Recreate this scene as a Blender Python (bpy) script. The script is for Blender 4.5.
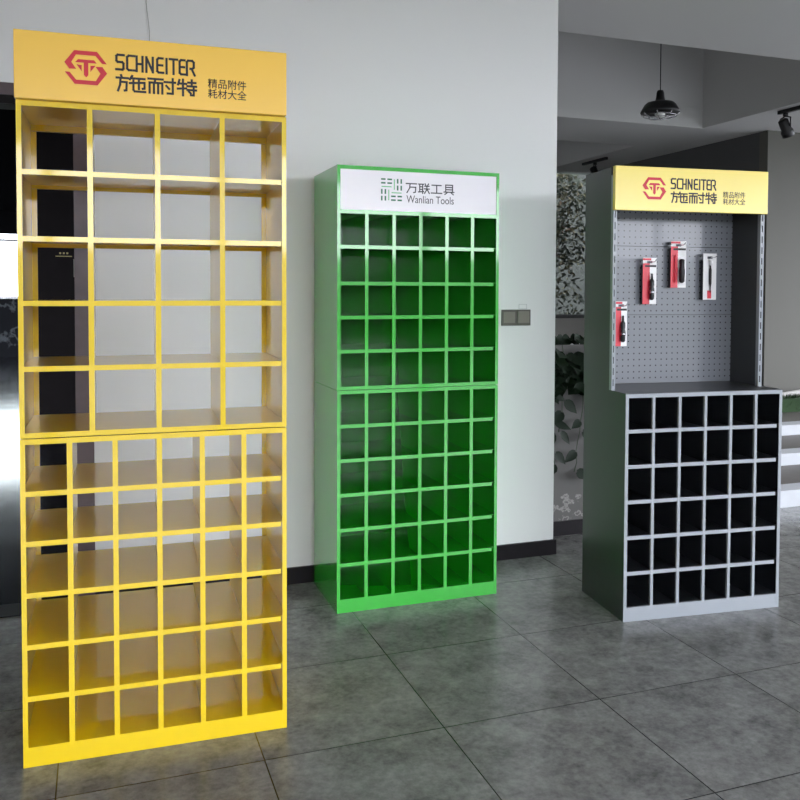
import bpy, bmesh, math, random
from mathutils import Matrix, Vector

for o in list(bpy.data.objects):
    bpy.data.objects.remove(o)
SC = bpy.context.scene
COL = SC.collection
PI = math.pi

# ------------------------------------------------------------------ camera
F_PX, PITCH, ROLL, CAM_H, YAW = 850.25, 0.0340, 0.0035, 1.4428, math.radians(19.6)
cam = bpy.data.cameras.new('camera')
cam.sensor_width = 36.0
cam.lens = F_PX / 800 * 36.0
cam.shift_y = -(400 - 319.6) / 800
cam.clip_start = 0.05
cam.clip_end = 300
cam_o = bpy.data.objects.new('camera', cam)
COL.objects.link(cam_o)
cp, sp = math.cos(PITCH), math.sin(PITCH)
fw = Vector((0, cp, -sp)); up = Vector((0, sp, cp)); ri = Vector((1, 0, 0))
cr, sr = math.cos(ROLL), math.sin(ROLL)
r2 = cr * ri + sr * up
u2 = -sr * ri + cr * up
m3 = Matrix((r2, u2, -fw)).transposed()
cam_o.matrix_world = Matrix.Translation((0, 0, CAM_H)) @ Matrix.Rotation(-YAW, 4, 'Z') @ m3.to_4x4()
SC.camera = cam_o

# ------------------------------------------------------------------ world, light, exposure
w = bpy.data.worlds.new('sky')
SC.world = w
w.use_nodes = True
wn = w.node_tree.nodes
wn['Background'].inputs['Color'].default_value = (0.935, 0.965, 1.06, 1)
wn['Background'].inputs['Strength'].default_value = 3.0
SC.view_settings.view_transform = 'Standard'
SC.view_settings.look = 'None'
SC.view_settings.gamma = 1.0
SC.view_settings.use_curve_mapping = False
SC.view_settings.exposure = 2.0
SC.cycles.max_bounces = 10
SC.cycles.diffuse_bounces = 6
SC.cycles.use_denoising = True

# ------------------------------------------------------------------ helpers
MATS = {}


def mat(name, col, rough=0.5, metal=0.0, spec=0.5, coat=0.0, coat_rough=0.1, noise=0.0, nscale=6.0, emit=None,
        rnoise=0.0, bump=0.0, bscale=200.0):
    if name in MATS:
        return MATS[name]
    m = bpy.data.materials.new(name)
    m.use_nodes = True
    nt = m.node_tree
    b = nt.nodes['Principled BSDF']
    b.inputs['Base Color'].default_value = (*col, 1)
    b.inputs['Roughness'].default_value = rough
    b.inputs['Metallic'].default_value = metal
    b.inputs['Specular IOR Level'].default_value = spec
    b.inputs['Coat Weight'].default_value = coat
    b.inputs['Coat Roughness'].default_value = coat_rough
    tc = nt.nodes.new('ShaderNodeTexCoord')
    nz = nt.nodes.new('ShaderNodeTexNoise')
    nz.inputs['Scale'].default_value = nscale
    nz.inputs['Detail'].default_value = 6
    nt.links.new(tc.outputs['Object'], nz.inputs['Vector'])
    if noise > 0:
        mx = nt.nodes.new('ShaderNodeMix')
        mx.data_type = 'RGBA'
        mx.inputs[6].default_value = (*[c * (1 - noise) for c in col], 1)
        mx.inputs[7].default_value = (*[min(1, c * (1 + noise)) for c in col], 1)
        nt.links.new(nz.outputs['Fac'], mx.inputs[0])
        nt.links.new(mx.outputs[2], b.inputs['Base Color'])
    if rnoise > 0:
        mr = nt.nodes.new('ShaderNodeMapRange')
        mr.inputs['To Min'].default_value = max(0, rough - rnoise)
        mr.inputs['To Max'].default_value = rough + rnoise
        nt.links.new(nz.outputs['Fac'], mr.inputs['Value'])
        nt.links.new(mr.outputs['Result'], b.inputs['Roughness'])
    if bump > 0:
        n2 = nt.nodes.new('ShaderNodeTexNoise')
        n2.inputs['Scale'].default_value = bscale
        nt.links.new(tc.outputs['Object'], n2.inputs['Vector'])
        bp = nt.nodes.new('ShaderNodeBump')
        bp.inputs['Strength'].default_value = bump
        bp.inputs['Distance'].default_value = 0.002
        nt.links.new(n2.outputs['Fac'], bp.inputs['Height'])
        nt.links.new(bp.outputs['Normal'], b.inputs['Normal'])
    if emit:
        b.inputs['Emission Color'].default_value = (*emit[0], 1)
        b.inputs['Emission Strength'].default_value = emit[1]
    MATS[name] = m
    return m


class MB:
    """collects geometry for ONE mesh object"""

    def __init__(self):
        self.v, self.f, self.mi, self.ms, self.sm = [], [], [], [], []

    def _m(self, m):
        if m not in self.ms:
            self.ms.append(m)
        return self.ms.index(m)

    def add(self, vs, fs, m, smooth=False):
        o = len(self.v)
        self.v += [tuple(p) for p in vs]
        k = self._m(m)
        for f in fs:
            self.f.append(tuple(i + o for i in f))
            self.mi.append(k)
            self.sm.append(smooth)
        return self

    def box(self, x0, x1, y0, y1, z0, z1, m):
        vs = [(x, y, z) for z in (z0, z1) for y in (y0, y1) for x in (x0, x1)]
        fs = [(0, 2, 3, 1), (4, 5, 7, 6), (0, 1, 5, 4), (1, 3, 7, 5), (3, 2, 6, 7), (2, 0, 4, 6)]
        return self.add(vs, fs, m)

    def lathe(self, prof, m, c=(0, 0, 0), n=32, axis=None):
        """prof: list of (radius, height) from bottom to top"""
        vs, fs = [], []
        q = Matrix.Identity(3)
        if axis is not None:
            q = Vector((0, 0, 1)).rotation_difference(Vector(axis).normalized()).to_matrix()
        for r, h in prof:
            for i in range(n):
                a = 2 * PI * i / n
                p = q @ Vector((r * math.cos(a), r * math.sin(a), h))
                vs.append((p.x + c[0], p.y + c[1], p.z + c[2]))
        for j in range(len(prof) - 1):
            for i in range(n):
                k = (i + 1) % n
                fs.append((j * n + i, j * n + k, (j + 1) * n + k, (j + 1) * n + i))
        fs.append(tuple(range(n - 1, -1, -1)))
        fs.append(tuple((len(prof) - 1) * n + i for i in range(n)))
        return self.add(vs, fs, m, True)

    def tube(self, pts, r, m, n=8):
        pts = [Vector(p) for p in pts]
        vs, fs = [], []
        prev = None
        for j, p in enumerate(pts):
            t = (pts[min(j + 1, len(pts) - 1)] - pts[max(j - 1, 0)]).normalized()
            if prev is None:
                a = t.orthogonal().normalized()
            else:
                a = (prev - t * prev.dot(t)).normalized()
            prev = a
            b = t.cross(a)
            rr = r[j] if isinstance(r, (list, tuple)) else r
            for i in range(n):
                an = 2 * PI * i / n
                vs.append(p + a * math.cos(an) * rr + b * math.sin(an) * rr)
        for j in range(len(pts) - 1):
            for i in range(n):
                k = (i + 1) % n
                fs.append((j * n + i, j * n + k, (j + 1) * n + k, (j + 1) * n + i))
        fs.append(tuple(range(n - 1, -1, -1)))
        fs.append(tuple((len(pts) - 1) * n + i for i in range(n)))
        return self.add(vs, fs, m, True)

    def prism(self, poly, v0, v1, m):
        """polygon given in the (u, z) plane, extruded along y from v0 (front) to v1"""
        n = len(poly)
        vs = [(u, v0, z) for u, z in poly] + [(u, v1, z) for u, z in poly]
        ar = sum(poly[i][0] * poly[(i + 1) % n][1] - poly[(i + 1) % n][0] * poly[i][1] for i in range(n))
        fr = list(range(n)) if ar > 0 else list(range(n - 1, -1, -1))
        fs = [tuple(fr), tuple(n + i for i in reversed(fr))]
        for a in range(n):
            i, j = fr[a], fr[(a + 1) % n]
            fs.append((j, i, n + i, n + j))
        return self.add(vs, fs, m)

    def stroke(self, pts, t, v0, v1, m, cap=0.5):
        for (x0, z0), (x1, z1) in zip(pts, pts[1:]):
            d = Vector((x1 - x0, z1 - z0))
            if d.length < 1e-9:
                continue
            d.normalize()
            n = Vector((-d.y, d.x)) * t / 2
            e = d * t * cap
            a, b = Vector((x0, z0)) - e, Vector((x1, z1)) + e
            self.prism([tuple(a - n), tuple(b - n), tuple(b + n), tuple(a + n)], v0, v1, m)
        return self

    def build(self, name, parent=None, label=None, cat=None, group=None, kind=None, loc=None, bevel=0.0):
        me = bpy.data.meshes.new(name)
        me.from_pydata(self.v, [], self.f)
        for m in self.ms:
            me.materials.append(m)
        me.polygons.foreach_set('material_index', self.mi)
        me.polygons.foreach_set('use_smooth', self.sm)
        me.update()
        o = bpy.data.objects.new(name, me)
        COL.objects.link(o)
        if parent is not None:
            o.parent = parent
        if loc is not None:
            o.location = loc
        if bevel > 0:
            b = o.modifiers.new('bevel', 'BEVEL')
            b.width = bevel
            b.segments = 2
            b.limit_method = 'ANGLE'
        tag(o, label, cat, group, kind)
        return o


def tag(o, label=None, cat=None, group=None, kind=None):
    for k, v in (('label', label), ('category', cat), ('group', group), ('kind', kind)):
        if v:
            o[k] = v
    return o


def thing(name, label, cat, loc=(0, 0, 0), rz=0.0, group=None):
    o = bpy.data.objects.new(name, None)
    o.empty_display_size = 0.1
    COL.objects.link(o)
    o.location = loc
    o.rotation_euler = (0, 0, rz)
    return tag(o, label, cat, group)


def struct(name, mb, parent=None, label=None):
    return mb.build(name, parent, label, None, None, 'structure')


# ------------------------------------------------------------------ materials
M_WALL = mat('white_wall_paint', (0.80, 0.80, 0.79), 0.6, spec=0.3, noise=0.02, nscale=1.3, bump=0.05)
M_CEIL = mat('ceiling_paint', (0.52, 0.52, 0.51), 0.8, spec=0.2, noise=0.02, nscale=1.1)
M_BASE = mat('dark_skirting', (0.010, 0.008, 0.010), 0.5, spec=0.2, noise=0.3, nscale=25)
M_CASING = mat('purple_brown_wood', (0.075, 0.045, 0.05), 0.35, noise=0.25, nscale=18)
M_BLACK = mat('matt_black', (0.008, 0.008, 0.009), 0.45)
M_BLACKSTONE = mat('black_stone', (0.005, 0.005, 0.006), 0.6, spec=0.1)
M_DARKDOOR = mat('black_brown_panel', (0.010, 0.008, 0.009), 0.6, spec=0.12, noise=0.2, nscale=9)
M_GREYPLASTER = mat('grey_plaster', (0.30, 0.29, 0.27), 0.7, noise=0.08, nscale=3)
M_DARKPAINT_SHADE = mat('dark_grey_paint_and_shade', (0.06, 0.06, 0.06), 0.7)
M_BEIGE = mat('warm_grey_wall', (0.085, 0.083, 0.070), 0.7, noise=0.04, nscale=2)
M_YEL = mat('yellow_enamel', (0.74, 0.525, 0.003), 0.28, spec=0.3, coat=0.8, coat_rough=0.05, noise=0.02, nscale=4)
M_YSIGN = mat('amber_sign_face', (0.95, 0.58, 0.085), 0.25, noise=0.015, nscale=3)
M_YSIGN2 = mat('lemon_sign_face', (0.88, 0.70, 0.13), 0.2, noise=0.015, nscale=3)
M_GRN = mat('green_enamel', (0.014, 0.40, 0.016), 0.25, spec=0.35, coat=1.0, coat_rough=0.05, noise=0.03, nscale=4)
M_WSIGN = mat('white_sign_face', (0.82, 0.81, 0.85), 0.25)
M_LGREY = mat('light_grey_enamel', (0.27, 0.295, 0.32), 0.3, coat=0.2)
M_CHAR = mat('charcoal_enamel', (0.028, 0.030, 0.032), 0.36, spec=0.5, noise=0.1, nscale=4)
M_CELL = mat('black_enamel', (0.016, 0.018, 0.022), 0.3, coat=0.3)
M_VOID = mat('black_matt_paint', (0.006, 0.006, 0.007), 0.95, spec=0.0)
M_INK = mat('black_ink', (0.012, 0.008, 0.010), 0.5)
M_RED = mat('red_ink', (0.62, 0.012, 0.022), 0.4)
M_INKGREY = mat('dark_grey_ink', (0.05, 0.05, 0.06), 0.5)
M_TEAL = mat('deep_green_ink', (0.03, 0.16, 0.085), 0.5)
M_PALEGREEN = mat('pale_green_ink', (0.16, 0.50, 0.24), 0.5)
M_CHROME = mat('chrome', (0.6, 0.6, 0.62), 0.2, metal=1.0)
M_WHITE = mat('white_card', (0.82, 0.80, 0.80), 0.4)
M_CARDRED = mat('red_card', (0.70, 0.035, 0.06), 0.35)
M_BRONZE = mat('bronze_plastic', (0.13, 0.12, 0.105), 0.35)
M_BRONZE2 = mat('bronze_key', (0.24, 0.22, 0.19), 0.3)
M_MARBLE = mat('white_marble', (0.50, 0.52, 0.55), 0.35, noise=0.06, nscale=9)
M_BROWNSTONE = mat('brown_stone', (0.10, 0.09, 0.08), 0.5, noise=0.2, nscale=20)
M_GOLD = mat('dull_gold', (0.40, 0.34, 0.16), 0.4, metal=0.6)
M_CLEAR_EDGE = mat('clear_sticker_edge', (0.45, 0.45, 0.45), 0.3)


def floor_mat():
    m = bpy.data.materials.new('grey_floor_tiles')
    m.use_nodes = True
    nt = m.node_tree
    N, L = nt.nodes, nt.links
    b = N['Principled BSDF']
    tc = N.new('ShaderNodeTexCoord')
    sx = N.new('ShaderNodeSeparateXYZ')
    L.new(tc.outputs['Object'], sx.inputs[0])

    def math_(op, a, c=None, d=None):
        n = N.new('ShaderNodeMath')
        n.operation = op
        for i, v in enumerate((a, c, d)):
            if v is None:
                continue
            if isinstance(v, (int, float)):
                n.inputs[i].default_value = v
            else:
                L.new(v, n.inputs[i])
        return n.outputs[0]

    S = 0.596
    cells, edges = [], []
    for k, off in (('X', 0.473), ('Y', 2.553)):
        a = math_('DIVIDE', math_('SUBTRACT', sx.outputs[k], off), S)
        cells.append(math_('FLOOR', a))
        fr = math_('FRACT', a)
        edges.append(math_('MINIMUM', fr, math_('SUBTRACT', 1.0, fr)))
    e = math_('MINIMUM', edges[0], edges[1])
    g = math_('LESS_THAN', e, 0.0034)
    cx = N.new('ShaderNodeCombineXYZ')
    L.new(cells[0], cx.inputs[0])
    L.new(cells[1], cx.inputs[1])
    wn_ = N.new('ShaderNodeTexWhiteNoise')
    wn_.noise_dimensions = '3D'
    L.new(cx.outputs[0], wn_.inputs['Vector'])
    # shift the cloud pattern per tile
    vm = N.new('ShaderNodeVectorMath')
    vm.operation = 'MULTIPLY_ADD'
    L.new(wn_.outputs['Color'], vm.inputs[0])
    vm.inputs[1].default_value = (7, 7, 7)
    L.new(tc.outputs['Object'], vm.inputs[2])
    n1 = N.new('ShaderNodeTexNoise')
    n1.inputs['Scale'].default_value = 7.0
    n1.inputs['Detail'].default_value = 9
    n1.inputs['Roughness'].default_value = 0.72
    n1.inputs['Distortion'].default_value = 0.1
    L.new(vm.outputs[0], n1.inputs['Vector'])
    cr_ = N.new('ShaderNodeValToRGB')
    cr_.color_ramp.elements[0].position = 0.36
    cr_.color_ramp.elements[0].color = (0.072, 0.073, 0.070, 1)
    cr_.color_ramp.elements[1].position = 0.66
    cr_.color_ramp.elements[1].color = (0.235, 0.236, 0.228, 1)
    n2 = N.new('ShaderNodeTexNoise')
    n2.inputs['Scale'].default_value = 38.0
    n2.inputs['Detail'].default_value = 6
    n2.inputs['Roughness'].default_value = 0.7
    L.new(vm.outputs[0], n2.inputs['Vector'])
    mixn = math_('ADD', math_('MULTIPLY', n1.outputs['Fac'], 0.62), math_('MULTIPLY', n2.outputs['Fac'], 0.38))
    L.new(mixn, cr_.inputs['Fac'])
    mx = N.new('ShaderNodeMix')
    mx.data_type = 'RGBA'
    L.new(g, mx.inputs[0])
    L.new(cr_.outputs['Color'], mx.inputs[6])
    mx.inputs[7].default_value = (0.012, 0.012, 0.012, 1)
    L.new(mx.outputs[2], b.inputs['Base Color'])
    mr = N.new('ShaderNodeMapRange')
    mr.inputs['To Min'].default_value = 0.17
    mr.inputs['To Max'].default_value = 0.29
    L.new(n1.outputs['Fac'], mr.inputs['Value'])
    L.new(mr.outputs['Result'], b.inputs['Roughness'])
    bp = N.new('ShaderNodeBump')
    bp.inputs['Strength'].default_value = 0.03
    bp.inputs['Distance'].default_value = 0.003
    L.new(math_('SUBTRACT', n2.outputs['Fac'], g), bp.inputs['Height'])
    L.new(bp.outputs['Normal'], b.inputs['Normal'])
    return m


def peg_mat():
    """grey steel sheet with a square grid of punched holes (object u, z)"""
    m = bpy.data.materials.new('perforated_grey_steel')
    m.use_nodes = True
    nt = m.node_tree
    N, L = nt.nodes, nt.links
    b = N['Principled BSDF']
    b.inputs['Roughness'].default_value = 0.28
    b.inputs['Coat Weight'].default_value = 0.2
    tc = N.new('ShaderNodeTexCoord')
    sx = N.new('ShaderNodeSeparateXYZ')
    L.new(tc.outputs['Object'], sx.inputs[0])

    def math_(op, a, c=None):
        n = N.new('ShaderNodeMath')
        n.operation = op
        for i, v in enumerate((a, c)):
            if v is None:
                continue
            if isinstance(v, (int, float)):
                n.inputs[i].default_value = v
            else:
                L.new(v, n.inputs[i])
        return n.outputs[0]
    ds = []
    for k, off in (('X', 0.0113), ('Z', 0.012)):
        a = math_('FRACT', math_('DIVIDE', math_('ADD', sx.outputs[k], off), 0.0293))
        ds.append(math_('POWER', math_('SUBTRACT', a, 0.5), 2.0))
    d = math_('SQRT', math_('ADD', ds[0], ds[1]))
    h = math_('LESS_THAN', d, 0.125)
    mx = N.new('ShaderNodeMix')
    mx.data_type = 'RGBA'
    L.new(h, mx.inputs[0])
    mx.inputs[6].default_value = (0.19, 0.20, 0.225, 1)
    mx.inputs[7].default_value = (0.010, 0.010, 0.012, 1)
    L.new(mx.outputs[2], b.inputs['Base Color'])
    return m


def glass_mat():
    m = bpy.data.materials.new('window_glass')
    m.use_nodes = True
    nt = m.node_tree
    N, L = nt.nodes, nt.links
    out = N['Material Output']
    N.remove(N['Principled BSDF'])
    tr = N.new('ShaderNodeBsdfTransparent')
    tr.inputs['Color'].default_value = (0.86, 0.9, 0.88, 1)
    gl = N.new('ShaderNodeBsdfGlossy')
    gl.inputs['Roughness'].default_value = 0.02
    fr = N.new('ShaderNodeFresnel')
    fr.inputs['IOR'].default_value = 1.45
    mx = N.new('ShaderNodeMixShader')
    L.new(fr.outputs[0], mx.inputs[0])
    L.new(tr.outputs[0], mx.inputs[1])
    L.new(gl.outputs[0], mx.inputs[2])
    L.new(mx.outputs[0], out.inputs['Surface'])
    return m


def ramp_mat(name, stops, scale, rough=0.5, detail=4, trans=0.0):
    m = bpy.data.materials.new(name)
    m.use_nodes = True
    nt = m.node_tree
    N, L = nt.nodes, nt.links
    b = N['Principled BSDF']
    b.inputs['Roughness'].default_value = rough
    tc = N.new('ShaderNodeTexCoord')
    n1 = N.new('ShaderNodeTexNoise')
    n1.inputs['Scale'].default_value = scale
    n1.inputs['Detail'].default_value = detail
    L.new(tc.outputs['Object'], n1.inputs['Vector'])
    cr_ = N.new('ShaderNodeValToRGB')
    els = cr_.color_ramp.elements
    while len(els) < len(stops):
        els.new(0.5)
    for e, (p, c) in zip(els, stops):
        e.position = p
        e.color = (*c, 1)
    L.new(n1.outputs['Fac'], cr_.inputs['Fac'])
    L.new(cr_.outputs['Color'], b.inputs['Base Color'])
    return m


M_FLOOR = floor_mat()
M_HALLFLOOR = mat('dark_polished_hall_floor', (0.012, 0.014, 0.018), 0.12, noise=0.3, nscale=2.5, rnoise=0.03)
M_PEG = peg_mat()
M_GLASS = glass_mat()
M_BLACKMARBLE = ramp_mat('black_veined_marble', [(0.0, (0.006, 0.007, 0.009)), (0.60, (0.009, 0.010, 0.013)),
                                                  (0.64, (0.09, 0.10, 0.11)), (0.67, (0.008, 0.009, 0.011))], 2.2, 0.6, 8)
M_BLACKMARBLE.node_tree.nodes['Principled BSDF'].inputs['Specular IOR Level'].default_value = 0.1
M_LACE = ramp_mat('grey_wall_pale_flowers', [(0.0, (0.115, 0.112, 0.105)), (0.52, (0.12, 0.117, 0.11)),
                                              (0.57, (0.33, 0.32, 0.30)), (0.64, (0.12, 0.117, 0.11))], 22, 0.6, 3)
_nt = M_LACE.node_tree                      # the flowers stand only along the foot of the wall
_sx = _nt.nodes.new('ShaderNodeSeparateXYZ')
_nt.links.new([n for n in _nt.nodes if n.type == 'TEX_COORD'][0].outputs['Object'], _sx.inputs[0])
_mr = _nt.nodes.new('ShaderNodeMapRange')
_mr.inputs['From Min'].default_value = 0.34
_mr.inputs['From Max'].default_value = 0.22
_nt.links.new(_sx.outputs['Z'], _mr.inputs['Value'])
_mu = _nt.nodes.new('ShaderNodeMath')
_mu.operation = 'MULTIPLY'
_nt.links.new([n for n in _nt.nodes if n.type == 'TEX_NOISE'][0].outputs['Fac'], _mu.inputs[0])
_nt.links.new(_mr.outputs['Result'], _mu.inputs[1])
_nt.links.new(_mu.outputs[0], [n for n in _nt.nodes if n.type == 'VALTORGB'][0].inputs['Fac'])
M_LEAF = ramp_mat('shrub_leaf', [(0.0, (0.004, 0.005, 0.003)), (0.5, (0.011, 0.014, 0.007)), (0.60, (0.055, 0.045, 0.018)),
                                  (0.74, (0.07, 0.022, 0.010))], 3.5, 0.9)
M_IVY = mat('dark_green_leaf', (0.006, 0.016, 0.006), 0.6, spec=0.25, noise=0.5, nscale=8)
M_STEM = mat('green_stem', (0.03, 0.055, 0.02), 0.5)
M_TWIG = mat('brown_twig', (0.04, 0.025, 0.015), 0.7)
M_TURF = mat('turf', (0.016, 0.042, 0.011), 0.95, noise=0.6, nscale=60)
M_OUT = mat('dark_backdrop', (0.022, 0.022, 0.02), 0.9, noise=0.7, nscale=4)
M_SKYBLOCK = mat('sky_block_green', (0.05, 0.07, 0.04), 0.9, noise=0.5, nscale=3)
M_GROUND = mat('outside_paving', (0.16, 0.16, 0.16), 0.8, noise=0.2, nscale=0.8)

# ------------------------------------------------------------------ the room
WY = 4.08          # front plane of the back wall
ZC = 3.10          # ceiling
struct('floor', MB().box(-9, 10, -3.2, 20.0, -0.05, 0, M_FLOOR))
struct('floor_hall', MB().box(-9, 2.2, 4.215, 20.0, 0.0, 0.002, M_HALLFLOOR))
struct('ground', MB().box(-70, 70, -60, 80, -0.30, -0.06, M_GROUND))

# back wall with the doorway at its left
mb = MB()
mb.box(-0.055, 2.351, WY, 4.22, 0, ZC, M_WALL)
mb.box(-1.30, -0.055, WY, 4.22, 2.31, ZC, M_WALL)
mb.box(-4.0, -1.30, WY, 4.22, 0, ZC, M_WALL)
struct('wall_back', mb)
mb = MB().box(-0.018, 2.363, WY - 0.015, WY, 0, 0.080, M_BASE).box(2.351, 2.363, WY, 4.22, 0, 0.08, M_BASE)
struct('baseboard_back', mb)
d1 = thing('door_1', None, None, (-0.65, WY, 0))
tag(d1, kind='structure')
mb = MB()
mb.box(0.555, 0.632, -0.016, 0.0, 0, 2.337, M_CASING)
mb.box(-0.66, 0.632, -0.016, 0.0, 2.285, 2.337, M_CASING)
mb.box(-0.66, -0.583, -0.016, 0.0, 0, 2.285, M_CASING)
struct('casing', mb, d1)
mb = MB()
mb.box(0.555, 0.595, 0.0, 0.14, 0, 2.31, M_DARKDOOR)
mb.box(-0.65, 0.595, 0.0, 0.14, 2.25, 2.31, M_DARKDOOR)
mb.box(-0.65, -0.61, 0.0, 0.14, 0, 2.31, M_DARKDOOR)
struct('jamb', mb, d1)
struct('strike_plate', MB().box(0.550, 0.555, 0.03, 0.06, 1.50, 1.58, M_BRONZE), d1)
struct('trim_1', MB().box(-1.245, -0.095, 4.06, 4.215, 0.0, 0.004, M_BLACKSTONE), label='black stone threshold in doorway')

# the hall behind the doorway
struct('wall_hall', MB().box(-0.60, 2.335, 9.40, 9.52, 0, ZC, M_DARKDOOR))
struct('wall_hall_right', MB().box(2.20, 2.335, 4.22, 9.40, 0, ZC, M_GREYPLASTER))
mb = MB()
mb.box(-9, 2.3, 19.8, 19.95, 0, 1.24, M_BLACKMARBLE)
mb.box(-9, 2.3, 19.8, 19.95, 2.62, ZC, M_VOID)
mb.box(-1.15, 2.3, 19.8, 19.95, 1.24, 2.62, M_VOID)
struct('wall_far', mb)
win = thing('window_1', None, None, (-4.6, 19.8, 1.24))
tag(win, kind='structure')
mb = MB()
mb.box(-4.0, 3.45, 0.02, 0.10, 0, 0.05, M_CHROME).box(-4.0, 3.45, 0.02, 0.10, 1.22, 1.27, M_CHROME)
for x in (-4.0, -2.2, -0.4, 1.4, 3.40):
    mb.box(x, x + 0.05, 0.02, 0.10, 0, 1.38, M_CHROME)
struct('window_frame', mb, win)
struct('glass', MB().box(-4.0, 3.45, 0.055, 0.063, 0.02, 1.37, M_GLASS), win)

# ceiling with two recessed trays
TX, TY0, TY1 = 5.80, 4.83, 7.16
UX, UY0, UY1 = 5.78, 8.27, 10.3
mb = MB()
mb.box(-4.0, 10, -3.2, TY0, ZC, ZC + 0.02, M_CEIL)
mb.box(TX, 10, TY0, TY1, ZC, ZC + 0.02, M_CEIL)
mb.box(2.2, 10, TY1, UY0, ZC, ZC + 0.02, M_CEIL)
mb.box(UX, 10, UY0, UY1 + 0.3, ZC, ZC + 0.02, M_CEIL)
mb.box(2.2, UX, UY1, UY1 + 0.3, ZC, ZC + 0.02, M_CEIL)
# tray sides and lids
for x0, x1, y0, y1, h in ((2.2, TX, TY0, TY1, 1.1), (2.2, UX, UY0, UY1, 0.35)):
    mb.box(x0, x1, y1, y1 + 0.02, ZC + 0.02, ZC + h, M_CEIL)
    mb.box(x0, x1, y0 - 0.02, y0, ZC + 0.02, ZC + h, M_CEIL)
    mb.box(x1, x1 + 0.02, y0, y1, ZC + 0.02, ZC + h, M_CEIL)
    mb.box(x0 - 0.02, x0, y0, y1, ZC, ZC + h, M_CEIL)
    mb.box(x0, x1, y0, y1, ZC + h, ZC + h + 0.02, M_CEIL)
struct('ceiling', mb)
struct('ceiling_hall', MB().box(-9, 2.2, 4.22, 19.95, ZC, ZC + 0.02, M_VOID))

# rear right: low planter wall, window wall, side wall, front wall block
mb = MB()
mb.box(2.335, 3.95, 4.378, 4.43, 0, 1.125, M_LACE)
mb.box(2.335, 3.95, 4.88, 4.93, 0, 1.125, M_LACE)
mb.box(3.90, 3.95, 4.43, 4.88, 0, 1.125, M_LACE)
mb.box(2.335, 3.90, 4.43, 4.88, 0, 1.10, M_MARBLE).box(2.335, 3.95, 4.60, 5.0, 1.10, 1.127, M_MARBLE)
struct('wall_low', mb, label='low grey planter wall behind the grey rack')
struct('baseboard_low', MB().box(2.347, 3.95, 4.366, 4.378, 0, 0.085, M_BASE))
mb = MB()
mb.box(2.2, 7.0, 10.3, 10.5, 0, 1.07, M_GREYPLASTER)
mb.box(2.2, 4.6, 10.3, 10.5, 1.07, ZC, M_DARKPAINT_SHADE)
mb.box(6.85, 7.0, 10.3, 10.5, 1.07, ZC, M_DARKPAINT_SHADE)
struct('wall_rear', mb)
win = thing('window_2', None, None, (5.7, 10.4, 1.07))
tag(win, kind='structure')
mb = MB()
mb.box(-1.1, 1.15, -0.04, 0.04, 0, 0.05, M_DARKPAINT_SHADE)
for x in (-1.1, 0.95 + 0.15):
    mb.box(x, x + 0.05, -0.04, 0.04, 0, 2.03, M_DARKPAINT_SHADE)
struct('window_frame', mb, win)
struct('glass', MB().box(-1.05, 1.1, -0.004, 0.004, 0.05, 2.03, M_GLASS), win)
struct('wall_side', MB().box(6.49, 6.64, 7.12, 10.3, 0, ZC, M_DARKPAINT_SHADE))  # shaded flank of the wall block, its shade put into darker paint
struct('wall_right', MB().box(6.49, 10, 7.0, 7.12, 0, ZC, M_BEIGE))
struct('sky_block_front', MB().box(-40, 45, -14.5, -14, -0.06, 2.3, M_SKYBLOCK))  # unseen block added outside to keep low sky light off the racks
struct('backdrop_rear', MB().box(0, 16, 15, 15.3, -0.06, 5.5, M_OUT))  # dark backdrop added to block the bright sky behind the shrub
# unseen left wall and glass front of the showroom, added to shape light
struct('wall_left_added', MB().box(-4.1, -4.0, -3.2, 4.22, 0, ZC, M_GREYPLASTER))  # added out of view to limit light from the left
mb = MB()
for x in (-4.0, -2.4, -0.8, 0.8, 2.4, 4.0, 5.6, 7.2, 8.8):
    mb.box(x, x + 0.08, -3.2, -3.1, 0, ZC, M_BLACK)
mb.box(-4, 10, -3.2, -3.1, 2.80, ZC, M_WALL).box(-4, -2.0, -3.2, -3.1, 0, 2.8, M_GREYPLASTER)  # solid grey left bay added to cut light on rack sides
struct('wall_front_added', mb)

# ------------------------------------------------------------------ pigeonhole racks


def shelf_mesh(W, D, ztop, m, right_gap=0.012, lip=0.016, mi=None):
    mi = mi or m
    s = MB()
    s.box(0.004, W - 0.004, 0.010, D - 0.006, ztop - 0.003, ztop, mi)                 # deck
    s.box(0.0145, W - 0.0145 - right_gap, 0.0012, 0.010, ztop - lip, ztop, m)           # folded front lip
    s.box(0.004, W - 0.004, D - 0.016, D - 0.006, ztop - lip, ztop - 0.003, mi)        # rear fold
    return s


def divider_mesh(u, D, z0, z1, m, mi=None, t=0.016):
    mi = mi or m
    s = MB()
    s.box(u - t / 2, u + t / 2, 0.0, 0.012, z0, z1, m)
    s.box(u - 0.0015, u + 0.0015, 0.012, D - 0.008, z0, z1, mi)
    return s


def side_mesh(u, W, D, z0, z1, m, mi=None, mo=None, post=0.02, right=False):
    """sheet side with a folded front stile and a rear return; u is the outer face"""
    mi = mi or m
    mo = mo or m
    sg = -1 if right else 1
    s = MB()
    a, b = sorted((u, u + sg * 0.003))
    s.box(a, b, 0.004, D, z0, z1, mo)
    a, b = sorted((u, u + sg * 0.0145))
    s.box(a, b, 0.0, 0.004, z0, z1, m)
    if mi is not m:
        a, b = sorted((u + sg * 0.003, u + sg * 0.0045))
        s.box(a, b, 0.004, D - 0.004, z0, z1, mi)
    a, b = sorted((u + sg * 0.003, u + sg * post))
    s.box(a, b, D - 0.004, D, z0, z1, mi)
    return s


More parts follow.
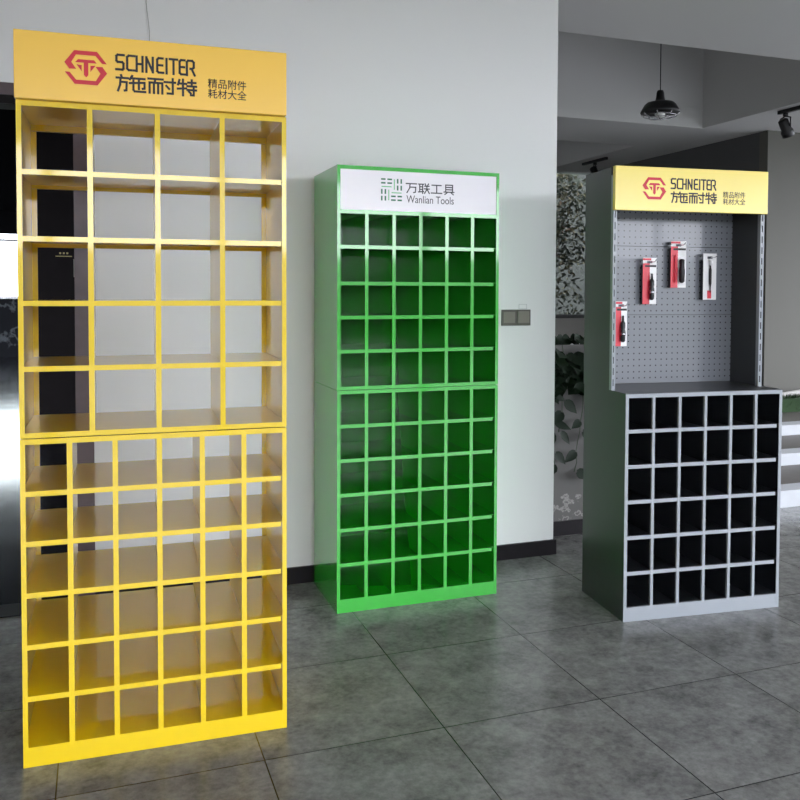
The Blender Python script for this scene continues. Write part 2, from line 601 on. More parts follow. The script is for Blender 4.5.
GLY_LATIN = [
    [(8.3, 10), (2.2, 10), (1, 9.2), (1, 6.2), (2.2, 5.4), (6.6, 5.4), (7.8, 4.6), (7.8, 1.3), (6.8, .6), (.6, .6)],
    [(18.6, 10), (13, 10), (11.4, 9), (11.4, 1.5), (13, .6), (20.8, .6)], [(20.8, 0.3), (20.8, 10)],
    [(20.8, 5.1), (26.6, 5.1)], [(26.6, .3), (26.6, 10)],
    [(30.4, .3), (30.4, 10)], [(30.6, 9.5), (36.6, .8)], [(36.8, .3), (36.8, 10)],
    [(46.8, 10), (42.6, 10), (41.2, 9), (41.2, 1.4), (42.6, .6), (47.4, .6)], [(41.2, 5.4), (46.4, 5.4)],
    [(50.6, .3), (50.6, 10)],
    [(53.6, 10), (61.4, 10)], [(57.6, .3), (57.6, 10)],
    [(69, 10), (65.3, 10), (63.8, 9), (63.8, 1.5), (65.3, .6), (71.2, .6)], [(63.8, 5.4), (68.6, 5.4)],
    [(71.2, .3), (71.2, 9), (72.5, 10), (76.6, 10), (78.2, 9), (78.2, 5.6), (76.6, 4.7), (74.6, 4.7)], [(76, 4.7), (79.2, .4)]]
GLY_CJK = [
    [(.6, 8.6), (12, 8.6)], [(5, 10.4), (6, 8.6)], [(4.6, 8.6), (4, 4), (2, .2)], [(4.4, 6), (10.6, 6), (10.2, .7), (8.4, .5)],
    [(16, 10.4), (13.6, 8)], [(15.4, 8.8), (28.4, 8.8)], [(13.4, 5.6), (28.2, 6.4), (28.2, 2.6), (26.2, 2.4)],
    [(17.2, 7.4), (17.2, 1.4), (18.4, .4), (29, .4)], [(22.6, 8), (22.6, 2)],
    [(32, 9.5), (46.6, 9.5)], [(39, 9.5), (38.4, 7)], [(33.2, .2), (33.2, 7), (46, 7), (46, .2)], [(37.6, 7), (37.6, .2)],
    [(41.8, 7), (41.8, .2)],
    [(48.2, 8), (59.2, 8)], [(56.6, 10.4), (56.6, .6), (51.2, .6)], [(50, 5.6), (53, 3.6)],
    [(63.4, 10.2), (62, 7)], [(62.6, 7.8), (70.4, 7.8)], [(61.6, 4.3), (70.4, 4.8)], [(67, 10.6), (67, 0)],
    [(72.2, 8.8), (80, 8.8)], [(76, 10.6), (76, 6.4)], [(71.4, 6.4), (80.6, 6.4)], [(71.4, 3.9), (80.6, 3.9)],
    [(78, 5.6), (78, .5), (75, .5)], [(73, 2.9), (75, 1.7)]]
GLY_CJK2 = [
    [(0, 9.5), (9.6, 9.5)], [(3.6, 9.5), (3.2, 5), (.8, .2)], [(3.4, 6), (8.8, 6), (8.4, .9), (6.8, .5)],
    [(11.4, 9.5), (16, 9.5)], [(12.4, 9.5), (12.4, 1.4)], [(15.1, 9.5), (15.1, 0)], [(12.4, 6.8), (15.1, 6.8)],
    [(12.4, 4.2), (15.1, 4.2)], [(11.2, 1.4), (16, 2)], [(17.3, 10), (18, 8.4)], [(20.4, 10), (19.7, 8.4)],
    [(16.9, 7.6), (21, 7.6)], [(16.6, 4.8), (21.2, 4.8)], [(19, 7.6), (18.8, 4), (16.8, .2)], [(19.2, 4.4), (21.2, .2)],
    [(23.6, 9), (32.2, 9)], [(28, 9), (28, .9)], [(23, .9), (32.8, .9)],
    [(36.4, 2.6), (36.4, 9.8), (42.8, 9.8), (42.8, 2.6)], [(36.4, 7.4), (42.8, 7.4)], [(36.4, 5), (42.8, 5)],
    [(34.8, 2.5), (44.2, 2.5)], [(37.6, 1.8), (35.6, 0)], [(41.6, 1.8), (43.6, 0)]]


def strokes(gl, u0, u1, z0, z1, wu, t, v, m):
    s = MB()
    k, h = (u1 - u0) / wu, (z1 - z0) / 10.0
    for i, pl in enumerate(gl):
        e = 1e-5 * (i % 7)
        s.stroke([(u0 + x * k, z0 + y * h) for x, y in pl], t, v - 0.0009 - e, v + 0.0005, m, 0.42)
    return s


def font_text(body, u0, u1, z0, z1, v, m, name, parent, bold=0.0, space=1.0, label=None):
    cu = bpy.data.curves.new(name, 'FONT')
    cu.body = body
    cu.size = 1.0
    cu.space_line = space
    cu.offset = bold
    cu.extrude = 0.0
    t = bpy.data.objects.new(name, cu)
    COL.objects.link(t)
    dg = bpy.context.evaluated_depsgraph_get()
    dg.update()
    me = bpy.data.meshes.new_from_object(t.evaluated_get(dg))
    bpy.data.objects.remove(t)
    bm = bmesh.new()
    bm.from_mesh(me)
    xs = [p.co.x for p in bm.verts]
    ys = [p.co.y for p in bm.verts]
    ax, ay = min(xs), min(ys)
    sx, sy = (u1 - u0) / (max(xs) - ax), (z1 - z0) / (max(ys) - ay)
    for p in bm.verts:
        p.co = Vector((u0 + (p.co.x - ax) * sx, v - 0.0008, z0 + (p.co.y - ay) * sy))
    r = bmesh.ops.extrude_face_region(bm, geom=list(bm.faces))
    for g in r['geom']:
        if isinstance(g, bmesh.types.BMVert):
            g.co.y += 0.0012
    bmesh.ops.recalc_face_normals(bm, faces=list(bm.faces))
    bm.to_mesh(me)
    bm.free()
    me.materials.clear()
    me.materials.append(m)
    o = bpy.data.objects.new(name, me)
    COL.objects.link(o)
    o.parent = parent
    if label:
        o['label'] = label
    return o


LOGO = [[(45, 250), (160, 111), (430, 111), (545, 241), (489, 241), (412, 158), (180, 158), (125, 243), (182, 318), (100, 320)],
        [(548, 346), (433, 485), (163, 485), (48, 355), (104, 355), (181, 438), (413, 438), (468, 353), (411, 278), (493, 276)],
        [(205, 208), (395, 208), (425, 242), (170, 244)], [(272, 243), (325, 243), (325, 378), (299, 405), (272, 378)],
        [(185, 266), (247, 272), (247, 340)], [(350, 272), (412, 266), (350, 340)]]


def brand_sign(sign, v, k, u0, ztop):
    """k scales the lettering, u0/ztop are the sign's left and top"""
    s = MB()
    for i, pg in enumerate(LOGO):
        pts = [(u0 + k * (0.136 + (x - 45) / 503 * 0.119), ztop - k * (0.0475 + (y - 111) / 374 * 0.099)) for x, y in pg]
        s.prism(pts, v - 0.0010 - 1e-5 * i, v + 0.0005, M_RED)
    s.build('logo', sign, 'red hexagonal emblem with a letter T')
    strokes(GLY_LATIN, u0 + k * 0.279, u0 + k * 0.515, ztop - k * 0.0965, ztop - k * 0.0505, 80.5, 0.0068 * k, v, M_INK).build(
        'latin_lettering', sign, 'black latin capitals')
    strokes(GLY_CJK, u0 + k * 0.280, u0 + k * 0.516, ztop - k * 0.158, ztop - k * 0.112, 80.8, 0.0066 * k, v, M_INK).build(
        'chinese_lettering', sign, 'three large black chinese characters')
    font_text('精品附件\n耗材大全', u0 + k * 0.551, u0 + k * 0.670, ztop - k * 0.160, ztop - k * 0.100, v, M_INK, 'slogan', sign,
              0.005, 1.0, 'two short lines of black chinese text')


# ---- tall yellow rack, open at the back
W, D = 0.800, 0.40
ry = thing('pigeonhole_rack', 'tall yellow open-backed pigeonhole rack with amber header sign, in front of the doorway', 'display rack',
           (-0.221, 2.747, 0), math.radians(-1.616))
for z0, z1 in ((0.0, 0.9955), (0.9985, 2.0)):
    side_mesh(0, W, D, z0, z1, M_YEL).build('side_panel', ry)
    side_mesh(W, W, D, z0, z1, M_YEL, right=True).build('side_panel', ry)
MB().box(0.0145, W - 0.0145, 0.0006, 0.012, 0.0, 0.060, M_YEL).box(0.004, W - 0.004, 0.012, D - 0.006, 0.057, 0.060, M_YEL).build(
    'plinth', ry)
for z in (0.216, 0.3735, 0.531, 0.687, 0.838):
    shelf_mesh(W, D, z, M_YEL, 0.004).build('shelf', ry)
for k in range(1, 6):
    divider_mesh(0.0075 + k * (W - 0.015) / 6, D, 0.060, 0.98, M_YEL).build('divider', ry)
s = MB().box(0.0145, W - 0.0145, 0.0006, 0.012, 0.979, 0.9955, M_YEL).box(0.004, W - 0.004, 0.012, D - 0.006, 0.9925, 0.9955, M_YEL)
s.box(0.004, W - 0.004, D - 0.018, D - 0.006, 0.975, 0.9925, M_YEL).build('top_panel', ry)
s = MB().box(0.0145, W - 0.0145, 0.0006, 0.012, 0.9985, 1.014, M_YEL).box(0.004, W - 0.004, 0.012, D - 0.006, 1.011, 1.014, M_YEL)
s.build('shelf', ry)
for z in (1.213, 1.409, 1.601, 1.7985):
    shelf_mesh(W, D, z, M_YEL, 0.002).build('shelf', ry)
for k in range(1, 4):
    divider_mesh(0.0075 + k * (W - 0.015) / 4, D, 1.014, 1.985, M_YEL).build('divider', ry)
s = MB().box(0.0145, W - 0.0145, 0.0006, 0.012, 1.984, 2.0, M_YEL).box(0.004, W - 0.004, 0.012, D - 0.006, 1.997, 2.0, M_YEL)
s.box(0.004, W - 0.004, D - 0.02, D - 0.005, 1.976, 1.997, M_YEL).build('top_panel', ry)
sg = MB().box(-0.002, 0.797, -0.022, 0.055, 2.001, 2.199, M_YSIGN).build('header_sign', ry, 'amber yellow sign board on top', bevel=0.002)
brand_sign(sg, -0.022, 1.0, 0.0, 2.199)

# ---- green rack
W, D = 0.787, 0.42
rg = thing('pigeonhole_rack', 'green pigeonhole rack with white header sign, standing against the white wall', 'display rack',
           (0.996, 3.623, 0), 0.0)
for z0, z1 in ((0.0, 0.9985), (1.0005, 1.995)):
    side_mesh(0, W, D, z0, z1, M_GRN).build('side_panel', rg)
    side_mesh(W, W, D, z0, z1, M_GRN, right=True).build('side_panel', rg)
    MB().box(0.003, W - 0.003, D - 0.009, D - 0.005, z0 + 0.002, z1, M_GRN).build('back_panel', rg)
MB().box(0.0145, W - 0.0145, 0.0006, 0.012, 0.0, 0.061, M_GRN).box(0.004, W - 0.004, 0.012, D - 0.010, 0.058, 0.061, M_GRN).build('plinth', rg)
for z in (0.2235, 0.380, 0.537, 0.692, 0.846):
    shelf_mesh(W, D - 0.004, z, M_GRN).build('shelf', rg)
for k in range(1, 6):
    divider_mesh(0.0075 + k * (W - 0.015) / 6, D - 0.002, 0.061, 0.983, M_GRN).build('divider', rg)
MB().box(0.0145, W - 0.0145, 0.0006, 0.012, 0.982, 0.9985, M_GRN).box(0.004, W - 0.004, 0.012, D - 0.010, 0.9955, 0.9985, M_GRN).build(
    'top_panel', rg)
MB().box(0.0145, W - 0.0145, 0.0006, 0.012, 1.0005, 1.016, M_GRN).box(0.004, W - 0.004, 0.012, D - 0.010, 1.013, 1.016, M_GRN).build('shelf', rg)
for z in (1.180, 1.331, 1.482, 1.644):
    shelf_mesh(W, D - 0.004, z, M_GRN).build('shelf', rg)
for k in range(1, 6):
    divider_mesh(0.0075 + k * (W - 0.015) / 6, D - 0.002, 1.016, 1.784, M_GRN).build('divider', rg)
s = MB().box(0.0145, W - 0.0145, 0.0006, 0.012, 1.783, 1.801, M_GRN).box(0.004, W - 0.004, 0.012, D - 0.010, 1.798, 1.801, M_GRN)
s.build('sign_rail', rg)
MB().box(0.0145, W - 0.0145, 0.0006, 0.012, 1.978, 1.995, M_GRN).box(0.003, W - 0.003, 0.012, D - 0.010, 1.992, 1.995, M_GRN).build(
    'top_panel', rg)
sg = MB().box(0.0145, W - 0.0145, 0.003, 0.011, 1.801, 1.978, M_WSIGN).build('header_sign', rg, 'white sign face in a green frame')
V = 0.003
s = MB()
LU, LZ, S = 0.203, 1.846, 0.099


def dash(x0, x1, y0, y1, m):
    s.prism([(LU + x0 * S, LZ + y0 * S), (LU + x1 * S, LZ + y0 * S), (LU + x1 * S, LZ + y1 * S), (LU + x0 * S, LZ + y1 * S)], V - 0.001, V + 0.0005, m)


for q in range(4):
    def rq(x0, x1, y0, y1, m):
        pts = [(x0, y0), (x1, y1)]
        for _ in range(q):
            pts = [(y, 1 - x) for x, y in pts]
        xs = sorted(p[0] for p in pts)
        ys = sorted(p[1] for p in pts)
        dash(xs[0], xs[1], ys[0], ys[1], m)
    rq(0, .21, .93, 1, M_TEAL); rq(.30, .52, .93, 1, M_TEAL)
    rq(0, .21, .76, .83, M_TEAL); rq(.30, .52, .76, .83, M_TEAL)
    rq(0.02, .50, .61, .655, M_PALEGREEN)
s.build('logo', sg, 'green pinwheel emblem of short bars')
strokes(GLY_CJK2, 0.322, 0.557, 1.885, 1.929, 44.2, 0.0052, V, M_INKGREY).build('chinese_lettering', sg, 'four dark grey chinese characters')
font_text('Wanlian Tools', 0.324, 0.556, 1.840, 1.874, V, M_INKGREY, 'latin_lettering', sg, 0.0, 1.0, 'dark grey latin lettering')

# ---- grey rack with pegboard top
W, D = 0.785, 0.40
GO, GYAW = Vector((2.150, 3.122, 0)), math.radians(-5.600)
rr = thing('pegboard_rack', 'charcoal rack with pale grey pigeonhole front, perforated back board and lemon header sign', 'display rack', GO, GYAW)
side_mesh(0, W, D, 0.0, 0.998, M_LGREY, M_CELL, M_CHAR).build('side_panel', rr, 'charcoal side')
side_mesh(W, W, D, 0.0, 0.998, M_LGREY, M_CELL, M_CHAR, right=True).build('side_panel', rr, 'charcoal side')
MB().box(0.003, W - 0.003, D - 0.009, D - 0.005, 0.002, 0.9975, M_CELL).build('back_panel', rr)
MB().box(0.0145, W - 0.0145, 0.0006, 0.012, 0.0, 0.062, M_LGREY).box(0.004, W - 0.004, 0.012, D - 0.010, 0.059, 0.062, M_CELL).build('plinth', rr)
for z in (0.219, 0.376, 0.533, 0.688, 0.843):
    shelf_mesh(W, D - 0.004, z, M_LGREY, 0.012, mi=M_CELL).build('shelf', rr)
for k in range(1, 6):
    divider_mesh(0.0075 + k * (W - 0.015) / 6, D - 0.002, 0.062, 0.982, M_LGREY, M_CELL, 0.013).build('divider', rr)
MB().box(0.0145, W - 0.0145, 0.0006, 0.012, 0.981, 0.998, M_LGREY).box(0.0, W, 0.004, D, 0.998, 1.001, M_CHAR).build('top_panel', rr)
UL, UR, UV = -0.003, 0.769, 0.125          # upper frame: left, right, front
for u0, u1 in ((UL, UL + 0.017), (UR - 0.019, UR)):
    s = MB()
    # slotted post: two rails joined by small webs so that the slots are real openings
    s.box(u0, u0 + 0.006, UV, UV + 0.022, 1.001, 1.96, M_LGREY).box(u1 - 0.006, u1, UV, UV + 0.022, 1.001, 1.96, M_LGREY)
    z = 1.001
    while z < 1.95:
        s.box(u0 + 0.006, u1 - 0.006, UV, UV + 0.002, z, min(z + 0.019, 1.96), M_LGREY)
        z += 0.05
    s.box(u0 + 0.006, u1 - 0.006, UV + 0.003, UV + 0.005, 1.001, 1.96, M_VOID)
    s.build('slotted_post', rr, 'pale grey slotted upright')
MB().box(UL, UL + 0.003, UV + 0.022, D, 1.001, 1.99, M_CHAR).build('side_panel', rr, 'charcoal upper side')
MB().box(UR - 0.003, UR, UV + 0.022, D, 1.001, 1.99, M_CHAR).build('side_panel', rr, 'charcoal upper side')
MB().box(UL, UR, UV + 0.022, D, 1.99, 1.993, M_CHAR).build('top_panel', rr)
PB = 0.36
for z0, z1 in ((1.003, 1.3305), (1.3325, 1.658), (1.660, 1.985)):
    MB().box(UL + 0.003, UR - 0.003, PB, PB + 0.002, z0, z1, M_PEG).box(UL + 0.003, UR - 0.003, PB + 0.002, PB + 0.012, z1 - 0.002, z1, M_CHAR).build(
        'pegboard', rr, 'grey perforated board')
sg = MB().box(-0.009, 0.767, 0.100, 0.124, 1.802, 1.997, M_YSIGN2).build('header_sign', rr, 'glossy lemon yellow sign board', bevel=0.002)
brand_sign(sg, 0.100, 0.981, -0.010, 1.997)

# ---- blister packs on hooks, hanging on the pegboard
def to_world(u, v, z):
    c, s_ = math.cos(GYAW), math.sin(GYAW)
    return Vector((GO.x + c * u - s_ * v, GO.y + s_ * u + c * v, z))


def blister(u0, u1, z0, z1, style, label, hlabel, tilt=0.0, v=0.325):
    uc = (u0 + u1) / 2
    w2 = (u1 - u0) / 2
    h = z1 - z0
    p = thing('blister_pack', label, 'tool pack', to_world(uc, v, z0), GYAW, 'tool packs on the pegboard')
    red_w = {'red': 0.0, 'mixed': -0.1, 'white': -2}[style] * w2
    c = MB()
    # card with a euro slot near its top
    zt = h - 0.020
    for a, b, e, f in ((-w2, w2, 0, zt - 0.006), (-w2, -0.014, zt - 0.006, zt + 0.006), (0.014, w2, zt - 0.006, zt + 0.006), (-w2, w2, zt + 0.006, h)):
        if style != 'white' and f <= zt:
            c.box(a, min(b, red_w + 0.001), 0, 0.0008, e, f, M_CARDRED)
            if b > red_w:
                c.box(max(a, red_w), b, 0, 0.0008, e, f, M_WHITE)
        else:
            c.box(a, b, 0, 0.0008, e, f, M_WHITE)
    if style != 'white':
        c.box(-w2, w2 * 0.2, -0.0004, 0.0004, h - 0.012, h - 0.002, M_CARDRED)
        c.box(-w2 * 0.7, w2 * 0.95, -0.0005, 0.0004, h - 0.044, h - 0.034, M_INK)
    else:
        c.box(-w2 * 0.35, w2 * 0.25, -0.0004, 0.0004, 0.006, h * 0.20, M_CARDRED)
    c.build('card', p, 'red and white printed card' if style != 'white' else 'white printed card')
    MB().box(-w2, w2, 0.0008, 0.018, 0.0, h - 0.035, M_BLACK).build('shadow_block', p, 'black block standing in for the shadow beside the card')  # black box built in as the dark shadow beside the card
    t = MB()
    if style == 'red':
        t.lathe([(0.005, 0.0), (0.011, 0.006), (0.012, 0.05), (0.009, 0.062), (0.011, 0.07), (0.011, 0.09), (0.005, 0.10), (0.004, 0.125)], M_CHAR,
                (w2 * 0.15, -0.012, 0.020), 14)
        t.lathe([(0.0125, 0.03), (0.0125, 0.045)], M_CHROME, (w2 * 0.15, -0.012, 0.020), 14)
    elif style == 'mixed':
        t.lathe([(0.005, 0.0), (0.013, 0.008), (0.014, 0.06), (0.011, 0.085), (0.012, 0.11), (0.006, 0.115)], M_INK, (w2 * 0.25, -0.014, 0.022), 14)
        t.lathe([(0.003, 0.0), (0.003, 0.13)], M_CARDRED, (-w2 * 0.55, -0.006, 0.025), 10)
    else:
        t.lathe([(0.002, 0.0), (0.003, 0.03), (0.006, 0.045), (0.006, 0.11), (0.003, 0.125), (0.002, 0.14)], M_INK, (-w2 * 0.05, -0.008, 0.035), 12)
        t.lathe([(0.009, 0.0), (0.010, 0.02), (0.008, 0.03)], M_WHITE, (-w2 * 0.05, -0.010, 0.165), 12)
    t.build('tool', p, 'dark hand tool' if style != 'white' else 'slim dark bit')
    hz = z0 + zt
    q = thing('peg_hook', hlabel, 'hook', to_world(uc, PB, hz), GYAW, 'hooks on the pegboard')
    k = MB()
    k.tube([(0, 0.001, 0.002), (0, -0.02, 0), (0, -0.075, -0.0005), (0, -0.088, 0.004), (0, -0.094, 0.012)], 0.0022, M_CHROME, 8)
    k.build('wire', q)
    MB().box(-0.012, 0.012, -0.004, 0.0, -0.012, 0.014, M_LGREY).build('mounting_plate', q)


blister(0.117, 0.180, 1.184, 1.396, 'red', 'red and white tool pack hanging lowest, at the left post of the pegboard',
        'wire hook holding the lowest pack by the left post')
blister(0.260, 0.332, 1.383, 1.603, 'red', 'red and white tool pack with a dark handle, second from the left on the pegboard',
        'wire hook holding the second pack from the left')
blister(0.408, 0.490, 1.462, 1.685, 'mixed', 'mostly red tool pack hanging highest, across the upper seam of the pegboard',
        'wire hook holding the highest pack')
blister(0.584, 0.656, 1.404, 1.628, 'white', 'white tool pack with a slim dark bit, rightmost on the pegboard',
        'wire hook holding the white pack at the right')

# ------------------------------------------------------------------ wall switch
sw = thing('wall_switch', 'bronze double switch plate on the white wall right of the green rack', 'switch', (2.110, WY, 1.301))
MB().box(-0.086, 0.086, -0.009, 0.0, -0.043, 0.043, M_BRONZE).build('plate', sw, bevel=0.002)
MB().box(-0.075, -0.009, -0.012, -0.009, -0.028, 0.030, M_BRONZE2).build('rocker', sw)
MB().box(0.008, 0.075, -0.014, -0.009, -0.028, 0.034, M_BRONZE2).build('rocker', sw)
st = MB()
for a, b, e, f in ((0.018, 0.066, 0.046, 0.048), (0.018, 0.066, 0.070, 0.072), (0.018, 0.020, 0.046, 0.072), (0.064, 0.066, 0.046, 0.072)):
    st.box(a, b, -0.0015, 0.0, e, f, M_CLEAR_EDGE)
st.box(0.018, 0.066, -0.001, 0.0, 0.046, 0.072, M_WALL)
st.build('sticker', sw, 'small clear sticker outlined above the plate')

# thin cable on the wall above the yellow rack
tag(MB().tube([(0.225, WY - 0.002, 3.095), (0.228, WY - 0.002, 2.90), (0.220, WY - 0.002, 2.75), (0.235, WY - 0.002, 2.62), (0.230, WY - 0.002, 2.45), (0.232, WY - 0.002, 2.2)],
              0.0011, M_BRONZE2, 6).build('cable'), 'thin grey cable running down the white wall above the yellow rack', 'cable')

# ------------------------------------------------------------------ pendant lamp
pl = thing('pendant_lamp', 'black dome pendant lamp hanging in the ceiling recess', 'lamp', (4.430, 6.0, 2.930))
prof = [(0.158, 0.0), (0.160, 0.006), (0.146, 0.034), (0.128, 0.066), (0.108, 0.084), (0.066, 0.094), (0.040, 0.102), (0.034, 0.130), (0.031, 0.165),
        (0.024, 0.185), (0.010, 0.190)]
inner = [(r - 0.006 if r > 0.02 else r, h - 0.004) for r, h in prof[1:-3]]
MB().lathe(prof[::1] + [], M_BLACK, n=48).build('shade', pl)
MB().tube([(0, 0, 0.185), (0, 0, 1.28)], 0.0045, M_BLACK, 8).build('cord', pl)
MB().lathe([(0.012, -0.044), (0.034, -0.034), (0.044, -0.010), (0.036, 0.0)], mat('lamp_glass', (0.75, 0.75, 0.74), 0.2), n=24).build('bulb', pl, 'white bulb')
g = MB()
for k in range(8):
    a = 2 * PI * k / 8
    g.tube([(0.156 * math.cos(a) * math.cos(t), 0.156 * math.sin(a) * math.cos(t), -0.050 * math.sin(t)) for t in [i * PI / 16 for i in range(9)]], 0.0028, M_CHROME, 6)
for rad, h in ((0.134, -0.026), (0.092, -0.0405)):
    g.tube([(rad * math.cos(2 * PI * i / 36), rad * math.sin(2 * PI * i / 36), h) for i in range(37)], 0.0025, M_CHROME, 6)
g.build('wire_guard', pl, 'chrome wire guard')

# ------------------------------------------------------------------ track lights


def track_light(x, y0, y1, ys, aim, label, sc=1.0, xo=0.0):
    t = thing('track_light', label, 'spotlight', (x, y0, ZC))
    MB().box(-0.018, 0.018, 0, y1 - y0, -0.032, 0, M_BLACK).build('rail', t)
    h = thing('spotlight', None, None)
    h.parent = t
    h.location = (xo, ys - y0, -0.032)
    a = Vector(aim).normalized()
    side = a.cross(Vector((0, 0, 1))).normalized()
    c = Vector((0, 0, -0.125)) * sc
    MB().lathe([(0.024, -0.030), (0.024, 0.0)], M_BLACK, n=16).tube([(0, 0, -0.03), side * 0.052 * sc + Vector((0, 0, -0.045)),
        side * 0.052 * sc + c], 0.006, M_BLACK, 6).tube([(0, 0, -0.03), side * -0.052 * sc + Vector((0, 0, -0.045)), side * -0.052 * sc + c], 0.006, M_BLACK, 6).build('bracket', h)
    b = c - a * 0.075 * sc
    MB().lathe([(0.030 * sc, 0.0), (0.044 * sc, 0.012), (0.046 * sc, 0.10 * sc), (0.054 * sc, 0.115 * sc), (0.054 * sc, 0.165 * sc), (0.046 * sc, 0.166 * sc)], M_BLACK,
               tuple(b), 24, a).build('head', h)
    return t


track_light(5.905, 4.9, 6.24, 6.16, (0.55, 0.1, -0.85), 'black track spotlight on the ceiling right of the pendant recess')
track_light(5.93, 9.08, 9.62, 9.34, (0.25, -0.3, -0.85), 'small black track spotlight in the dark rear ceiling above the shrub', 1.0)

# gold sign on the dark hall panel
ds = thing('door_sign', 'small gold sign on the dark panel seen through the yellow rack', 'sign', (-0.320, 9.40, 1.80))
s = MB().box(-0.078, 0.078, -0.004, 0.0, -0.020, -0.012, M_GOLD)
s.build('plate', ds)
s = MB()
for k in (-1, 0, 1):
    s.box(k * 0.034 - 0.009, k * 0.034 + 0.009, -0.003, 0.0, 0.006, 0.024, M_GOLD)
s.build('emblem', ds)

# ------------------------------------------------------------------ steps and planter at the right
stp = thing('step', None, None)
tag(stp, 'low white marble steps with brown stone treads right of the grey rack', 'steps')
stp.name = 'steps'
stp.location = (3.96, 4.456, 0)
zs = [0.113, 0.203, 0.290]
zb = 0.0
for i, z in enumerate(zs):
    y0, y1 = i * 0.66, (i + 1) * 0.66
    if i == 2:
        y1 = 2.0
    s = MB().box(0, 4.4, y0, y0 + 0.16, 0.0, z, M_MARBLE).box(0, 4.4, y0 + 0.16, y1, 0.0, z - 0.001, M_BROWNSTONE)
    s.build('step', stp)
tp = thing('turf_planter', 'long planter of green turf on top of the white steps', 'planter', (5.30, 6.40, 0.29))
MB().box(0, 2.35, 0, 0.04, 0, 0.13, M_TURF).box(0, 2.35, 0.04, 0.50, 0, 0.11, M_BROWNSTONE).build('box', tp)
random.seed(5)
gmb = MB()
for k in range(2600):
    x, y = random.uniform(0.02, 2.33), random.uniform(0.0, 0.10)
    z = random.uniform(0.01, 0.13) if y < 0.03 else 0.11
    h = random.uniform(0.03, 0.07)
    a = random.uniform(0, PI)
    dx, dy = math.cos(a) * 0.004, math.sin(a) * 0.004
    lx, ly = random.uniform(-.02, .02), random.uniform(-.03, .0)
    gmb.add([(x - dx, y - dy, z), (x + dx, y + dy, z), (x + lx, y + ly, z + h)], [(0, 1, 2)], M_TURF)
gmb.build('turf', tp, kind='stuff')
MB().tube([(0.0, 0.14, 0.135), (0.8, 0.15, 0.135), (1.1, 0.22, 0.135), (1.4, 0.34, 0.135), (2.3, 0.44, 0.135)], 0.03, M_GREYPLASTER, 8).build('edging', tp, 'pale curved edging')

# ------------------------------------------------------------------ plants
random.seed(11)


def leaf(mb, p, d, n, L, Wd, m, heart=True, fold=0.25):
    """a leaf blade from p along d, with facing normal n"""
    d = Vector(d).normalized()
    n = Vector(n)
    n = (n - d * n.dot(d))
    if n.length < 1e-4:
        n = d.orthogonal()
    n.normalize()
    sd = d.cross(n)
    p = Vector(p)
    if heart:
        prof = [(-0.06, 0.16), (0.08, 0.40), (0.30, 0.50), (0.58, 0.38), (0.82, 0.16)]
    else:
        prof = [(0.15, 0.30), (0.45, 0.50), (0.75, 0.30)]
    vs = [p]
    for t, q in prof:
        lift = -n * fold * q * Wd
        vs.append(p + d * t * L + sd * q * Wd - lift)
        vs.append(p + d * max(t, 0) * L)
        vs.append(p + d * t * L - sd * q * Wd - lift)
    vs.append(p + d * L)
    k = len(prof)
    fs = [(0, 1, 2), (0, 2, 3)]
    for i in range(k - 1):
        a = 1 + 3 * i
        fs += [(a, a + 3, a + 4, a + 1), (a + 1, a + 4, a + 5, a + 2)]
    a = 1 + 3 * (k - 1)
    e = len(vs) - 1
    fs += [(a, e, a + 1), (a + 1, e, a + 2)]
    mb.add(vs, fs, m, True)


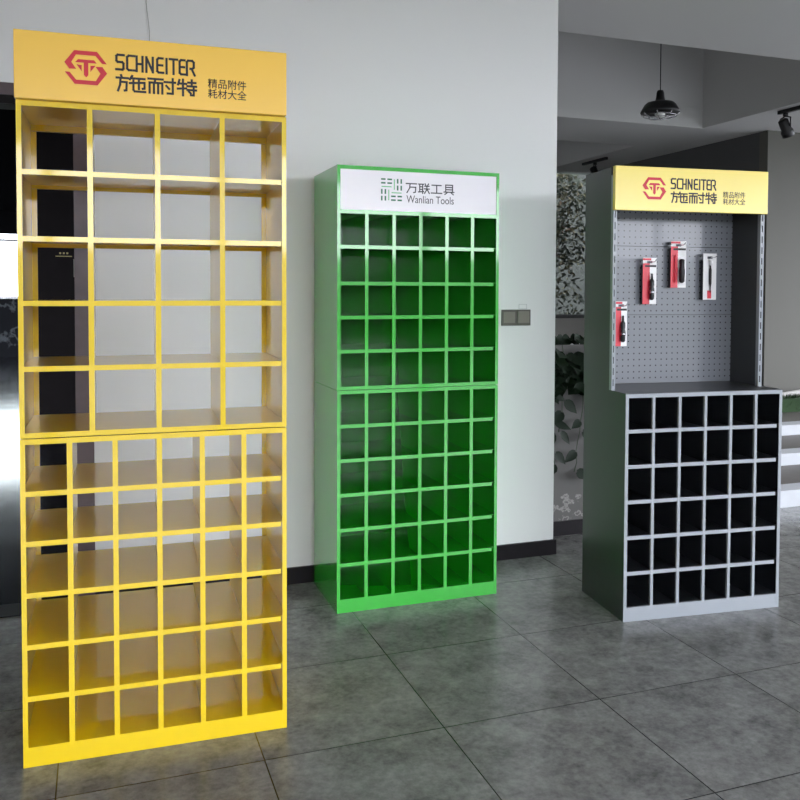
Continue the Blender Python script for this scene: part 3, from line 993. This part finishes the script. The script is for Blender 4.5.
def pothos(x0, x1, label, vines, seed):
    random.seed(seed)
    xc = (x0 + x1) / 2
    t = thing('pothos_plant', label, 'plant', (xc, 4.60, 1.09), 0, 'trailing plants on the low wall')
    f, hf = MB(), MB()
    for k in range(26):
        x = random.uniform(x0 - xc, x1 - xc)
        leaf(f, (x, random.uniform(-0.17, -0.07), 0.04 + 0.03 * random.random()),
             (random.uniform(-.7, .7), random.uniform(-.6, .1), random.uniform(-.3, -.05)), (random.uniform(-.4, .4), -1, .6),
             random.uniform(0.05, 0.08), random.uniform(0.06, 0.09), M_IVY)
    for k in range(120):
        x = random.uniform(x0 - xc, x1 - xc)
        z = random.uniform(-0.20, 0.015) if k % 4 else random.uniform(-0.28, -0.1)
        leaf(hf, (x, random.uniform(-0.29, -0.245), z), (random.uniform(-.7, .7), random.uniform(-.5, -.1), random.uniform(-.9, .2)),
             (random.uniform(-.4, .4), -1, .6), random.uniform(0.07, 0.11), random.uniform(0.06, 0.09), M_IVY)
    f.build('foliage', t)
    hf.build('hanging_foliage', t)
    for vx, zl, n, sd in vines:
        random.seed(sd)
        v = MB()
        pts = [(vx - xc, -0.258, 0.04), (vx - xc, -0.27, 0.0)]
        zz = -0.05
        x = vx - xc
        while zz > zl - 1.09:
            x += random.uniform(-0.014, 0.014)
            pts.append((x, -0.262 + random.uniform(-.012, .008), zz))
            zz -= 0.06
        v.tube(pts, 0.0025, M_STEM, 6)
        for k in range(n):
            q = pts[min(len(pts) - 1, 4 + int((len(pts) - 4) * (k + 0.5) / n))]
            s_ = 1 if k % 2 else -1
            leaf(v, (q[0] + s_ * 0.012, q[1] - 0.012, q[2]), (s_ * random.uniform(.3, .9), -.15, random.uniform(-1.0, -.2)), (0.1 * s_, -1, .35),
                 random.uniform(0.07, 0.11), random.uniform(0.05, 0.075), M_IVY)
        v.build('vine', t)
    return t


pothos(2.40, 2.88, 'dark green trailing pothos on the low wall between the white wall and grey rack',
       [(2.49, 0.42, 7, 3), (2.55, 0.62, 4, 4), (2.70, 0.33, 6, 8), (2.78, 0.30, 5, 9)], 21)

random.seed(7)
sh = thing('shrub', 'tall dark shrub with reddish leaves outside the rear window', 'shrub', (6.0, 11.3, -0.06))
s = MB()
for k in range(34):
    a = random.uniform(0, 2 * PI)
    r = random.uniform(0.1, 0.75)
    bx, by = r * math.cos(a) * 0.35, r * math.sin(a) * 0.3
    s.tube([(bx, by, 0), (bx * 1.6, by * 1.5, 1.1), (bx * 2.3 + random.uniform(-.2, .2), by * 2, 2.2), (bx * 2.8 + random.uniform(-.3, .3), by * 2.2, 3.1 + random.uniform(-.3, .5))],
           [0.02, 0.014, 0.008, 0.003], M_TWIG, 5)
s.build('stems', sh)
f = MB()
for k in range(9000):
    z = 1.0 + 2.9 * random.random() ** 0.75
    a = random.uniform(0, 2 * PI)
    rr_ = (0.95 if z < 3.2 else 0.8) * math.sqrt(random.random())
    p = (rr_ * math.cos(a) * 1.05, rr_ * math.sin(a) * 0.6, z)
    if z < 1.9 and random.random() < 0.45:
        continue
    leaf(f, p, (random.uniform(-1, 1), random.uniform(-1, 1), random.uniform(-1, .6)), (random.uniform(-1, 1), -1, random.uniform(-.5, 1)),
         random.uniform(0.05, 0.11), random.uniform(0.025, 0.045), M_LEAF, False)
f.build('foliage', sh)
